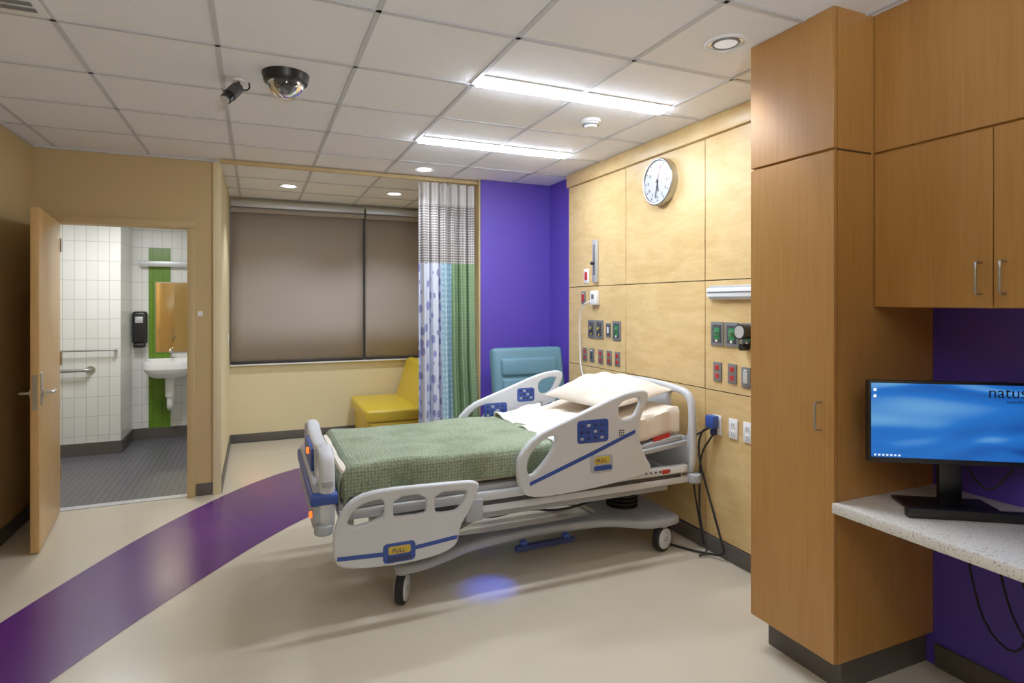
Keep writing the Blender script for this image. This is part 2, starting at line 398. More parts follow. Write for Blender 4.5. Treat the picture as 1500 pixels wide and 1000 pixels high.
# monitor
MO=root('computer_monitor',(2.39,1.35,1.0))
dr=Vector((.835,-.55,0)).normalized()
a=math.atan2(dr.y,dr.x)
TM=Matrix.Translation((2.14,1.528,0))@Matrix.Rotation(a,4,'Z')
WM=.60
box('bezel',0,WM,0,.03,.965,1.275,'blk',MO,.004,T=TM)
me=bpy.data.meshes.new('sc'); 
me.from_pydata([TM@Vector(q) for q in ((.010,-.001,.985),(WM-.01,-.001,.985),(WM-.01,-.001,1.265),(.010,-.001,1.265))],[],[(0,1,2,3)])
fin('screen',me,'screen',MO,False)
M['icon']=mat('screen_icon',(230,240,250),.5,emit=.8); M['logo']=mat('screen_logo',(12,20,60),.5)
for i in range(7): box('taskbar_icon_%d'%i,.02+i*.014,.027+i*.014,-.002,-.0012,.990,.996,'icon',MO,T=TM)
for i in range(2): box('desktop_icon_%d'%i,.018,.028,-.002,-.0012,1.235-i*.024,1.245-i*.024,'icon',MO,T=TM)
text('logo_text','natus',.060,'logo',TM@Matrix.Translation((.405,-.002,1.219))@Matrix.Rotation(math.pi/2,4,'X'),MO)
text('logo_sub','neurology',.018,'logo',TM@Matrix.Translation((.465,-.002,1.200))@Matrix.Rotation(math.pi/2,4,'X'),MO)
box('stand_neck',WM/2-.04,WM/2+.04,.035,.06,.80,1.12,'blk',MO,.006,T=TM)
box('stand_base',WM/2-.16,WM/2+.16,-.04,.15,.7855,.80,'blk',MO,.005,T=TM)
box('speaker_bar',.10,.55,-.085,-.05,.7855,.822,'blk',MO,.008,T=TM)
tube('video_cable',[TM@Vector((.32,.05,1.02)),TM@Vector((.40,.08,.90)),TM@Vector((.46,.08,.84)),TM@Vector((.52,.05,.95))],.004,'rub',MO)
CB=root('computer_cables',(2.6,1.0,.4))
for i in range(6):
    y=1.5-.11*i
    tube('cable_%d'%i,[(2.66,y,.735),(2.63,y-.05,.5),(2.6,y-.12,.3+.04*i),(2.64,y-.22,.22),(2.67,y-.25,.45),(2.68,y-.1,.7)],.004,'rub',CB)
# clock
CK=root('wall_clock',(2.62,3.413,2.42))
cy,cz=3.413,2.42
M['dial']=mat('clock_dial',(190,193,198),.3)
cyl('case',(2.641,cy,cz),(2.595,cy,cz),.165,'steel',CK,n=64)
cyl('dial',(2.596,cy,cz),(2.592,cy,cz),.148,'dial',CK,n=64)
ring('bezel',(2.592,cy,cz),(1,0,0),.157,.010,'steel',CK)
for i in range(60):
    A=2*math.pi*i/60; big=i%5==0
    T=Matrix.Translation((2.5915,cy,cz))@Matrix.Rotation(A,4,'X')
    if big:
        box('tick_%d'%i,-.0008,.0008,-.003,.003,.125,.140,'blk',CK,T=T)
        h=i//5 or 12; A2=2*math.pi*h/12
        text('numeral_%d'%h,str(h),.034,'blk',Matrix.Translation((2.5915,cy-.104*math.sin(A2)+.010,cz+.104*math.cos(A2)-.012))@Matrix(((0,0,-1,0),(-1,0,0,0),(0,1,0,0),(0,0,0,1))),CK)
for nm,A,ln,w in (('hour_hand',172,.070,.005),('minute_hand',190,.115,.0035),('second_hand',20,.12,.0012)):
    T=Matrix.Translation((2.589,cy,cz))@Matrix.Rotation(math.radians(A),4,'X')
    box(nm,-.001,.001,-w,w,-.02,ln,'blk' if nm!='second_hand' else 'redm',CK,T=T)
cyl('hub',(2.591,cy,cz),(2.584,cy,cz),.009,'blk',CK)
# wall devices
XW=2.64
def plate_dev(name,y,z,w,h,m,inner=None):
    R=root(name,(XW-.005,y,z))
    box('faceplate',XW-.009,XW-.0002,y-w/2,y+w/2,z-h/2,z+h/2,m,R,.003)
    if inner=='duplex':
        for s in (-1,1):
            box('socket_%d'%s,XW-.012,XW-.008,y-.017,y+.017,z+s*.026-.016,z+s*.026+.016,'white' if m=='white' else 'redm',R,.003)
            for t in (-1,1): box('slot_%d_%d'%(s,t),XW-.0125,XW-.0118,y+t*.007-.0015,y+t*.007+.0015,z+s*.026-.006,z+s*.026+.008,'blk',R)
    elif inner in('grnm','yel'):
        box('recess',XW-.0105,XW-.0085,y-w*.34,y+w*.34,z-h*.36,z+h*.38,'dgrey' ,R,.003)
        if w>.1:
            box('label',XW-.0125,XW-.010,y-w*.20,y+w*.20,z-h*.22,z+h*.26,inner if inner=='grnm' else 'dgrey',R,.003)
            cyl('port_ring',(XW-.010,y,z+h*.05),(XW-.022,y,z+h*.05),.016,'steel',R); cyl('port',(XW-.02,y,z+h*.05),(XW-.026,y,z+h*.05),.010,'grnm' if inner=='grnm' else 'yel',R)
            cyl('port_b',(XW-.008,y,z-h*.28),(XW-.016,y,z-h*.28),.008,'white' if inner=='grnm' else 'yel',R)
        else: box('switch',XW-.013,XW-.008,y-.012,y+.012,z-.025,z+.025,'white',R,.003)
    elif inner:
        box('switch',XW-.013,XW-.008,y-w*.26,y+w*.26,z-h*.28,z+h*.28,inner,R,.003)
        box('led',XW-.0135,XW-.008,y-w*.15,y+w*.15,z+h*.32,z+h*.38,'white',R)
    return R
for y in (4.375,4.245): plate_dev('medical_gas_outlet',y,1.345,.115,.155,'plate','yel')
plate_dev('medical_gas_outlet',3.99,1.345,.115,.155,'plate','grnm'); plate_dev('wall_switch',4.11,1.345,.07,.115,'plate','grnm')
for y,i in ((4.485,'redm'),(4.37,'plate'),(4.23,'redm'),(4.10,'redm'),(3.98,'redm')): plate_dev('electrical_outlet',y,1.12,.07,.115,'plate','duplex' if i=='redm' else 'dgrey')
plate_dev('nurse_call_button',4.46,1.80,.08,.125,'white','redm'); plate_dev('nurse_call_button',4.51,1.61,.07,.115,'plate','redm')
R=root('pillow_speaker_socket',(2.62,4.30,1.61)); box('body',2.60,XW-.0002,4.25,4.35,1.55,1.67,'white',R,.01); box('screen',2.598,2.602,4.28,4.32,1.60,1.64,'plate',R,.002)
tube('cord',[(2.60,4.33,1.58),(2.58,4.42,1.56),(2.60,4.52,1.45),(2.61,4.53,1.2),(2.60,4.50,1.0),(2.60,4.43,.90),(2.61,4.40,.86)],.006,'white',R)
R=root('flow_meter_bracket',(2.62,4.30,1.92)); box('rail',2.615,XW-.0002,4.265,4.335,1.74,2.10,'alu',R,.005); box('slot',2.612,2.617,4.285,4.315,1.80,2.06,'plate',R,.003)
cyl('knob',(2.615,4.30,1.90),(2.585,4.30,1.90),.014,'blk',R)
for y in (2.87,2.745): plate_dev('oxygen_outlet',y,1.375,.112,.15,'plate','grnm')
R=plate_dev('suction_regulator',2.62,1.375,.112,.15,'plate','grnm')
cyl('gauge',(2.625,2.62,1.40),(2.57,2.62,1.40),.045,'blk',R,n=32); cyl('gauge_face',(2.57,2.62,1.40),(2.566,2.62,1.40),.036,'alu',R,n=32)
cyl('knob',(2.63,2.62,1.31),(2.58,2.62,1.31),.020,'blk',R)
for y in (2.87,2.745): plate_dev('electrical_outlet',y,1.14,.07,.12,'plate','duplex')
plate_dev('wall_switch',2.635,1.13,.07,.12,'plate','alu')
for y in (2.87,2.735,2.62): plate_dev('electrical_outlet',y,.81,.07,.12,'white','duplex')
R=root('equipment_rail',(2.61,2.5,1.63)); box('rail',2.60,2.612,2.08,2.93,1.605,1.66,'white',R,.004); box('mount',2.612,XW-.0002,2.08,2.92,1.59,1.675,'alu',R,.003); box('rail_slot',2.5985,2.6005,2.09,2.92,1.628,1.638,'plate',R)
R=root('power_cord',(2.6,2.87,.5))
box('plug',2.575,2.627,2.845,2.915,.79,.87,'blue',R,.01)
box('plug_b',2.595,2.627,2.86,2.895,.745,.785,'dblue',R,.008)
tube('cord_a',[(2.59,2.88,.80),(2.55,2.93,.76),(2.56,2.96,.6),(2.60,2.9,.35),(2.60,2.80,.12),(2.60,2.76,.04),(2.56,2.90,.012),(2.5,3.0,.012),(2.45,3.1,.012)],.007,'rub',R)
tube('cord_b',[(2.60,2.87,.75),(2.57,2.95,.62),(2.59,2.98,.4),(2.58,2.97,.2),(2.56,2.86,.03),(2.50,2.88,.012)],.006,'rub',R)
tube('cord_c',[(2.60,2.88,.80),(2.54,3.02,.70),(2.585,3.04,.45),(2.60,3.0,.2),(2.60,2.95,.04)],.006,'rub',R)
# ceiling fixtures
for y in (2.915,4.13):
    x0=1.072; x1=2.27
    R=root('linear_ceiling_light',((x0+x1)/2,y,H))
    box('housing',x0-.012,x1+.012,y-.072,y+.072,H-.008,H-.0005,'white',R,.002)
    box('lens',x0,x1,y-.058,y+.058,H-.018,H-.008,'led',R,.002)
COOL=(.86,.93,1.)
def spot(nm,loc,tgt,W,ang,par=None,col=COOL,size=.06,blend=.6):
    l=bpy.data.lights.new(nm,'SPOT'); l.energy=W; l.spot_size=math.radians(ang); l.spot_blend=blend; l.color=col; l.shadow_soft_size=size
    o=bpy.data.objects.new(nm,l); COL.objects.link(o); o.location=loc
    o.rotation_euler=(Vector(tgt)-Vector(loc)).to_track_quat('-Z','Y').to_euler()
    if par: o.parent=par; o.matrix_parent_inverse=Matrix.Translation(par.location).inverted()
    return o
def downlight(x,y,W,lit=True,ang=120):
    R=root('recessed_downlight',(x,y,H))
    ring('trim_ring',(x,y,H-.004),(0,0,1),.085,.009,'white',R,48,8)
    cyl('reflector',(x,y,H-.0002),(x,y,H-.004),.08,'off',R,n=40)
    if not lit: ring('inner_ring',(x,y,H-.005),(0,0,1),.055,.006,'plate',R,40,8)
    cyl('lamp',(x,y,H-.004),(x,y,H-.007),.06 if lit else .05,'lens' if lit else 'dim',R,n=32)
    if W: spot('lamp_light',(x,y,H-.03),(x,y,0),W,ang,R)
downlight(1.94,2.06,22,False,75)
downlight(1.35,5.05,26); downlight(1.36,6.31,54); downlight(.6,.7,26,ang=110); downlight(-.5,1.7,10,ang=90); downlight(.3,6.31,40)
R=root('smoke_detector',(1.97,3.28,H)); cyl('base',(1.97,3.28,H-.0002),(1.97,3.28,H-.02),.062,'white',R,n=40); cyl('head',(1.97,3.28,H-.02),(1.97,3.28,H-.05),.052,'white',R,r2=.035,n=40)
cyl('vent_ring',(1.97,3.28,H-.03),(1.97,3.28,H-.036),.055,'plate',R,n=40)
for x,y in ((.73,5.65),(-1.25,3.1)):
    R=root('fire_sprinkler',(x,y,H)); cyl('escutcheon',(x,y,H-.0002),(x,y,H-.01),.04,'white',R); cyl('cap',(x,y,H-.01),(x,y,H-.02),.025,'white',R)
R=root('ceiling_air_vent',(-.95,2.72,H))
box('frame',-1.25,-.77,2.40,2.97,H-.012,H-.0005,'white',R,.003)
for i in range(9): box('louver_%d'%i,-1.22,-.80,2.44+i*.056,2.465+i*.056,H-.018,H-.011,'plate',R)
# unseen uplight, added behind the camera to bounce fill off the ceiling
R=root('added_fill_uplight',(.3,-.9,.9))
cyl('foot',(.3,-.9,0),(.3,-.9,.025),.15,'dgrey',R,bev=.005); cyl('pole',(.3,-.9,.02),(.3,-.9,1.52),.012,'dgrey',R)
cyl('bowl',(.3,-.9,1.50),(.3,-.9,1.60),.05,'white',R,r2=.17,n=40)
spot('added_uplight_spot',(.3,-.9,1.63),(.3,-.5,2.74),150,150,R,COOL,.08,.4)
# dome camera
M['dome']=mat('smoked_dome',(150,152,156),.06); M['dome'].node_tree.nodes['Principled BSDF'].inputs['Transmission Weight'].default_value=.9
cx,cyy=.14,3.25
DC=root('dome_security_camera',(cx,cyy,H-.07))
cyl('base',(cx,cyy,H-.0002),(cx,cyy,H-.035),.116,'blk',DC,r2=.108,n=48)
ring('collar',(cx,cyy,H-.036),(0,0,1),.096,.012,'blk',DC,48,10)
def hemi(name,c,r,m,par,sq=1.):
    def f(a,b2):
        A=2*math.pi*a; B=math.pi/2*b2
        return (c[0]+r*math.cos(B)*math.cos(A),c[1]+r*math.cos(B)*math.sin(A),c[2]-sq*r*math.sin(B))
    return grid(name,f,40,14,m,par)
hemi('dome',(cx,cyy,H-.040),.090,'dome',DC,1.0)
cyl('lens_body',(cx+.02,cyy,H-.045),(cx-.01,cyy-.03,H-.10),.035,'blk',DC,n=24)
cyl('lens_ring',(cx-.01,cyy-.03,H-.10),(cx-.013,cyy-.033,H-.105),.024,'alu',DC,n=24)
# bullet camera
BC=root('bullet_camera',(-.13,3.36,H-.07))
cyl('mount',(-.085,3.42,H-.0002),(-.085,3.42,H-.012),.028,'white',BC)
tube('arm',[(-.085,3.42,H-.01),(-.085,3.42,H-.05)],.007,'blk',BC,sm=0)
cyl('body',(-.085,3.43,H-.035),(-.145,3.35,H-.135),.028,'blk',BC,n=24,bev=.006)
cyl('hood',(-.09,3.42,H-.045),(-.127,3.37,H-.105),.032,'dgrey',BC,n=24)
cyl('lens_ring',(-.145,3.35,H-.135),(-.148,3.346,H-.139),.022,'alu',BC,n=24)
tube('cable',[(-.085,3.42,H-.045),(-.05,3.40,H-.06),(-.03,3.40,H-.045),(-.035,3.42,H-.01)],.004,'blk',BC)
# ---------------------------------------------------------------- HOSPITAL BED
B=root('hospital_bed',(1.42,3.45,.6))
NEAR=2.92; FAR=3.99
headrail=[(1.285,.66),(1.30,.75),(1.40,.845),(1.55,.90),(1.72,.958),(1.92,1.03),(2.06,1.057),(2.135,1.05),(2.145,1.0),(2.09,.90),(2.07,.78),(2.12,.66),(2.17,.585),(2.14,.55),(1.95,.528),(1.75,.51),(1.5,.50),(1.36,.51),(1.30,.57)]
hh1=[(1.345,.655),(1.355,.73),(1.42,.80),(1.50,.838),(1.53,.82),(1.50,.75),(1.43,.67),(1.37,.625)]
hh2=[(1.94,.985),(2.04,1.012),(2.09,1.0),(2.075,.95),(2.035,.895),(1.96,.885),(1.93,.92)]
footrail=[(.33,.45),(.335,.36),(.36,.315),(.45,.295),(.6,.283),(.75,.284),(.88,.30),(.945,.335),(.955,.39),(.97,.44),(1.02,.51),(1.065,.60),(1.06,.64),(1.0,.652),(.8,.658),(.56,.664),(.44,.645),(.375,.59),(.345,.52)]
fh1=[(.395,.51),(.41,.56),(.46,.60),(.55,.618),(.575,.60),(.575,.54),(.55,.52),(.45,.50)]
fh2=[(.62,.615),(.78,.612),(.785,.53),(.77,.515),(.63,.517),(.615,.53)]
fh3=[(.83,.61),(.98,.607),(1.0,.59),(.96,.52),(.93,.505),(.84,.507),(.825,.525)]
for tag,Y,s in (('near',NEAR,-1),('far',FAR,1)):
    plate('head_rail_'+tag,headrail,[hh1,hh2],'XZ',Y,.036,.012,'bedw',B,1)
    for si in (-1,1):
        yy=Y+si*.0185
        inner=(tag=='far' and si==-1)
        pans=[(1.655,1.86,.775,.905)] if not inner else [(1.50,1.68,.735,.845),(1.76,1.90,.84,.94)]
        for pi,(pa,pb,pc,pd) in enumerate(pans):
            plate('head_control_%s_%d_%d'%(tag,si,pi),rrect(pa,pb,pc,pd,.02),[],'XZ',yy,.006,.002,'blue',B)
            for k in range(12):
                bx=pa+.018+(k%4)*(pb-pa-.03)/4; bz=pc+.018+(k//4)*(pd-pc-.02)/3
                box('button_%s_%d_%d_%d'%(tag,si,pi,k),bx,bx+.022,yy-.0045,yy+.0045,bz,bz+.015,['bedg','dblue','dblue','bedg','dblue','amber' if k==6 else 'dblue'][(k*5)%6],B,.002)
        for k in range(9): cyl('speaker_%s_%d_%d'%(tag,si,k),(1.935+.014*(k%3),yy-.003,.80+.014*(k//3)),(1.935+.014*(k%3),yy+.003,.80+.014*(k//3)),.004,'dgrey',B,n=10)
        plate('head_stripe_%s_%d'%(tag,si),[(1.36,.596),(1.36,.575),(1.75,.70),(2.045,.803),(2.045,.825),(1.75,.724)],[],'XZ',yy,.004,.001,'blue',B)
        plate('release_%s_%d'%(tag,si),rrect(1.74,1.89,.60,.70,.02),[],'XZ',yy,.01,.003,'bedg',B)
        plate('release_label_%s_%d'%(tag,si),rrect(1.765,1.865,.65,.69,.01),[],'XZ',yy+si*.003,.008,.001,'yel',B)
        plate('release_grip_%s_%d'%(tag,si),rrect(1.76,1.88,.612,.64,.012),[],'XZ',yy+si*.003,.008,.001,'blue',B)
    Yf=Y-.02 if s<0 else Y+.02
    plate('foot_rail_'+tag,footrail,[fh1,fh2,fh3],'XZ',Yf,.036,.012,'bedw',B,1)
    for si in (-1,1):
        yy=Yf+si*.0185
        plate('foot_stripe_%s_%d'%(tag,si),[(.35,.37),(.35,.35),(.6,.335),(.94,.365),(.945,.385),(.6,.356)],[],'XZ',yy,.004,.001,'blue',B)
        plate('foot_release_%s_%d'%(tag,si),rrect(.565,.725,.30,.395,.02),[],'XZ',yy,.010,.003,'blue',B)
        plate('foot_release_label_%s_%d'%(tag,si),rrect(.59,.70,.342,.38,.01),[],'XZ',yy+si*.003,.008,.001,'yel',B)
        plate('foot_release_grip_%s_%d'%(tag,si),rrect(.585,.705,.306,.33,.01),[],'XZ',yy+si*.003,.008,.001,'dblue',B)
    for x in (.55,.85): box('foot_bracket_%s_%d'%(tag,int(x*100)),x-.03,x+.03,min(Yf,Y-s*.1),max(Yf,Y-s*.1),.44,.475,'bedg',B,.006)
    for x in (1.6,1.95): box('head_bracket_%s_%d'%(tag,int(x*100)),x-.03,x+.03,min(Y,Y-s*.1),max(Y,Y-s*.1),.52,.56,'bedg',B,.006)
Tn=Matrix.Rotation(math.pi/2,4,'X')
text('pull_text_foot','PULL',.03,'dblue',Matrix.Translation((.607,NEAR-.02-.027,.350))@Tn,B)
text('pull_text_head','PULL',.03,'dblue',Matrix.Translation((1.777,NEAR-.027,.659))@Tn,B)
fo=[(2.965,.50),(2.955,.62),(2.96,.74),(2.985,.82),(3.05,.85),(3.15,.852),(3.24,.83),(3.45,.815),(3.66,.83),(3.75,.852),(3.85,.85),(3.915,.82),(3.94,.74),(3.945,.62),(3.935,.50),(3.90,.455),(3.45,.445),(3.0,.455)]
g1=[(3.005,.72),(3.02,.79),(3.07,.812),(3.15,.81),(3.19,.77),(3.17,.72),(3.10,.705)]
g2=[(6.90-a,b2) for a,b2 in g1]
plate('footboard',fo,[g1,g2],'YZ',.315,.075,.025,'bedw',B,2)
plate('footboard_outer_panel',rrect(2.975,3.925,.47,.69,.06),[],'YZ',.272,.045,.015,'bedg',B)
plate('footboard_blue_band',rrect(2.948,3.952,.595,.655,.02),[],'YZ',.300,.125,.006,'blue',B)
plate('footboard_control_panel',rrect(3.25,3.65,.66,.80,.03),[],'YZ',.272,.02,.005,'blue',B)
cyl('amber_lamp_0',(.266,3.40,.765),(.250,3.40,.765),.018,'amber',B,bev=.004)
cyl('amber_lamp_1',(.255,3.04,.535),(.236,3.04,.535),.016,'amber',B,bev=.004)
box('bumper_0',.29,.34,2.945,2.96,.685,.715,'bedg',B,.004)
for i,y in enumerate((2.99,3.91)): cyl('corner_bumper_%d'%i,(.30,y,.45),(.30,y,.50),.045,'bedg',B,n=32,bev=.01)
ho=[(2.965,.48),(2.955,.75),(2.965,.93),(3.0,1.0),(3.08,1.025),(3.25,1.035),(3.45,1.04),(3.65,1.035),(3.82,1.025),(3.90,1.0),(3.935,.93),(3.945,.75),(3.935,.48),(3.8,.47),(3.1,.47)]
h1=[(3.005,.74),(3.005,.92),(3.04,.97),(3.12,.985),(3.20,.98),(3.21,.93),(3.20,.74),(3.16,.71),(3.04,.71)]
h2=[(6.90-a,b2) for a,b2 in h1]
plate('headboard',ho,[h1,h2],'YZ',2.535,.042,.014,'bedw',B,2)
for i,y in enumerate((2.985,3.915)): cyl('head_bumper_%d'%i,(2.55,y,.43),(2.55,y,.49),.045,'bedg',B,n=32,bev=.01)
def ztop(x): 
    t=max(0,min(1,(x-1.52)/.93)); return .745+.155*t*t*(3-2*t)*.5+.155*t*.5
def profile(th,x0=.385,x1=2.44,drop=0):
    n=20; top=[(x0+(x1-x0)*i/n,ztop(x0+(x1-x0)*i/n)-drop) for i in range(n+1)]
    return top+[(x,z-th) for x,z in reversed(top)]
plate('mattress',profile(.155),[],'XZ',3.45,.86,.035,'sheet',B)
plate('mattress_deck',profile(.03,.37,2.47,.165),[],'XZ',3.45,.90,.005,'bedg',B)
for i,Y in enumerate((3.0,3.9)):
    box('side_rail_%d'%i,.37,2.50,Y-.02,Y+.02,.50,.55,'bedw',B,.008)
    box('lower_rail_%d'%i,.80,2.52,Y-.015,Y+.015,.435,.475,'bedw',B,.006)
    box('rail_shadow_gap_%d'%i,.85,2.45,Y-.010,Y+.010,.47,.505,'dgrey',B)
    for k in range(14): cyl('strap_hole_%d_%d'%(i,k),(1.9+k*.035,Y-.0225,.527),(1.9+k*.035,Y+.0225,.527),.007,'dgrey',B,n=10)
    box('fowler_arm_%d'%i,1.55,2.50,Y-.018,Y+.018,.575,.605,'bedg',B,.005,T=Matrix.Translation((1.55,0,.57))@Matrix.Rotation(-math.radians(6),4,'Y')@Matrix.Translation((-1.55,0,-.57)))
    yi=3.10 if i==0 else 3.80
    box('inner_frame_%d'%i,.70,2.42,yi-.02,yi+.02,.37,.42,'bedg',B,.006)
    box('knee_bracket_%d'%i,1.02,1.12,Y-.03,Y+.03,.40,.52,'bedg',B,.01)
for i,x in enumerate((.42,.9,1.4,1.9,2.45)): box('cross_member_%d'%i,x-.025,x+.025,3.0,3.9,.44,.50,'bedg',B,.005)
box('under_box',.62,1.05,3.15,3.75,.34,.44,'bedg',B,.02)
box('motor_box',1.5,1.85,3.2,3.7,.34,.46,'dgrey',B,.02)
for i,y in enumerate((3.16,3.30)): tube('harness_%d'%i,[(1.0,y,.42),(1.2,y,.33),(1.45,y,.36),(1.7,y,.31),(2.0,y,.36),(2.2,y,.42)],.007,'rub',B)
cyl('actuator',(1.05,3.24,.36),(1.6,3.24,.40),.026,'dgrey',B); cyl('actuator_rod',(1.6,3.24,.40),(1.95,3.24,.43),.014,'steel',B)
box('warning_label',2.36,2.47,2.976,2.98,.512,.536,'white',B); box('warning_label_red',2.30,2.35,2.976,2.98,.512,.536,'redm',B)
box('mattress_tag',2.25,2.38,3.002,3.008,.715,.740,'redm',B,T=Matrix.Translation((2.3,0,.72))@Matrix.Rotation(-math.radians(12),4,'Y')@Matrix.Translation((-2.3,0,-.72)))
for nm,x,y in (('a',2.26,3.36),('b',.82,3.45)):
    for k in range(9):
        z=.205+k*.026; cyl('bellow_%s_%d'%(nm,k),(x,y,z),(x,y,z+.016),.105,'rub',B,n=32,bev=.005)
    cyl('column_%s'%nm,(x,y,.17),(x,y,.45),.075,'dgrey',B,n=24)
base=[(.66,3.02),(.66,3.10),(.70,3.20),(.72,3.45),(.70,3.70),(.66,3.80),(.66,3.88),(.78,3.89),(.95,3.83),(1.12,3.74),(1.5,3.70),(1.95,3.72),(2.12,3.80),(2.22,3.89),(2.46,3.89),(2.50,3.82),(2.50,3.08),(2.46,3.01),(2.22,3.01),(2.12,3.10),(1.95,3.18),(1.5,3.20),(1.12,3.16),(.95,3.07),(.78,3.01)]
bh=[(1.0,3.33),(1.0,3.57),(1.15,3.62),(1.9,3.62),(2.03,3.57),(2.03,3.33),(1.9,3.28),(1.15,3.28)]
plate('base_frame',base,[bh],'XY',.188,.05,.018,'bedg',B,2)
box('brake_bar',1.38,1.78,3.13,3.17,.115,.155,'dblue',B,.018,3)
box('brake_mount',1.42,1.46,3.14,3.18,.14,.175,'blue',B,.005); box('brake_mount_b',1.70,1.74,3.14,3.18,.14,.175,'blue',B,.005)
for nm,a,c in (('a',(1.0,3.3,.22),(1.55,3.3,.44)),('b',(1.0,3.6,.22),(1.55,3.6,.44)),('c',(2.0,3.3,.22),(1.62,3.3,.44)),('d',(2.0,3.6,.22),(1.62,3.6,.44))):
    tube('lift_link_'+nm,[a,c],.016,'bedg',B,sm=0)
for i,(x,y,rz) in enumerate(((.70,3.065,-28),(.70,3.84,15),(2.36,3.06,-72),(2.36,3.84,-80))):
    T=Matrix.Translation((x,y,0))@Matrix.Rotation(math.radians(rz),4,'Z')
    p=lambda a,b2,c2: T@Vector((a,b2,c2))
    rr=.082
    cyl('caster_tire_%d'%i,p(-.022,0,rr+.001),p(.022,0,rr+.001),rr,'rub',B,n=40,bev=.008)
    cyl('caster_hub_%d'%i,p(-.029,0,rr),p(.029,0,rr),rr*.78,'bedw',B,n=40,bev=.006)
    cyl('caster_axle_%d'%i,p(-.033,0,rr),p(.033,0,rr),.016,'bedg',B,n=20)
    tube('caster_fork_%d'%i,[p(0,0,.185),p(0,-.015,.175),p(0,-.03,.165)],.03,'bedg',B,sm=0)
    cyl('caster_swivel_%d'%i,p(0,0,.155),p(0,0,.215),.034,'bedg',B,n=24)
spot('night_light',(1.28,3.04,.43),(1.18,3.03,0),9,50,B,(.03,.10,1),.01,1.)
spot('amber_glow',(.25,4.0,.42),(.02,5.6,0),130,13,B,(1,.25,.05),.01,1.)
def hsh(x,y): return .006*math.sin(7*x+3*y)+.004*math.sin(13*x-9*y+1)+.003*math.sin(23*y+4*x)
def blan(a,c):
    x=.392+a*1.25
    tot=1.20; s=(c-.5)*tot
    hw=.448
    if abs(s)<hw: y=3.45+s; z=ztop(x)+.022+hsh(x,y)*.8
    else:
        q=abs(s)-hw; sg=1 if s>0 else -1
        y=3.45+sg*(hw+.014*min(1,q/.03)+.006*math.sin(x*17+sg)*min(1,q/.1)); z=ztop(x)+.016-max(0,q-.01)+.4*hsh(x,y)
        z=max(z,.60+.012*math.sin(x*6))
    if a<.04: z-= (1-a/.04)**2*.05
    if x>1.5: y+=.02*math.sin((x-1.5)*8)*(1 if s>0 else 0)
    return (x,y,z)
grid('blanket',blan,110,90,'blanket',B,.008)
def fcap(a,c):
    y=3.0+a*.90; z=ztop(.4)-.03-c*.15
    return (.380-.010*math.sin(c*3)+.004*math.sin(y*20),y,z)
grid('blanket_foot_drop',fcap,40,10,'blanket',B,.006)
def sht(a,c):
    x=1.55+a*.33+.05*math.sin(c*7)*a+.03*math.sin(c*15+1)*a
    tot=1.14; s=(c-.5)*tot; hw=.452
    if abs(s)<hw: y=3.45+s; z=ztop(x)+.036+.014*math.sin(a*9+c*6)*math.sin(c*13)+.008*math.sin(c*31+a*5)
    else:
        q=abs(s)-hw; sg=1 if s>0 else -1
        y=3.45+sg*(hw+.01); z=ztop(x)+.03-q
    return (x,y,z)
grid('turned_down_sheet',sht,40,90,'wsheet',B,.01)
def sh2(a,c):
    x=1.80+a*.655; tot=1.04; s=(c-.5)*tot; hw=.43
    if abs(s)<hw: y=3.45+s; z=ztop(x)+.008+.004*math.sin(a*14+c*9)+.003*math.sin(c*29)
    else: q=abs(s)-hw; sg=1 if s>0 else -1; y=3.45+sg*(hw+.010+.005*math.sin(a*26)); z=ztop(x)-q*1.6+.006+.006*math.sin(a*17)
    return (x,y,z)
grid('fitted_sheet',sh2,60,64,'sheet',B,.004)
PW=root('pillow',(2.2,3.45,.97))
TP=Matrix.Translation((2.195,3.46,.955))@Matrix.Rotation(-math.radians(9),4,'Y')@Matrix.Rotation(math.radians(6),4,'Z')
def pil(top):
    def f(a,c):
        u=math.sin((a-.5)*math.pi); v=math.sin((c-.5)*math.pi)
        e=(max(0,(1-abs(u)**2.2))*max(0,(1-abs(v)**2.2)))**.55
        w=1-.05*(1-abs(v))*abs(u); w2=1-.05*(1-abs(u))*abs(v)
        wr=.012*math.sin(u*7+v*3)*e+.007*math.sin(v*13-u*4)*e+.004*math.sin(u*19+v*11)*e
        return TP@Vector((u*.26*w,v*.37*w2,(.112*e+wr) if top else -.055*e))
    return f
grid('pillow_top',pil(True),56,72,'sheet',PW); grid('pillow_bottom',pil(False),56,72,'sheet',PW)
# yellow window seat
Y=root('window_bench_seat',(1.45,6.65,.45))
box('base',1.08,1.90,6.14,7.20,.03,.33,'seat',Y,.012)
box('plinth',1.12,1.88,6.18,7.18,0,.04,'dark',Y)
box('seat_cushion',1.03,1.72,6.12,7.21,.33,.46,'seat',Y,.03,4)
plate('back_cushion',[(1.56,.44),(1.70,.88),(1.74,.90),(1.80,.89),(1.82,.85),(1.84,.44)],[],'XZ',6.665,1.09,.025,'seat',Y)
box('back_support',1.80,1.93,6.12,7.21,.03,.80,'seat',Y,.02)
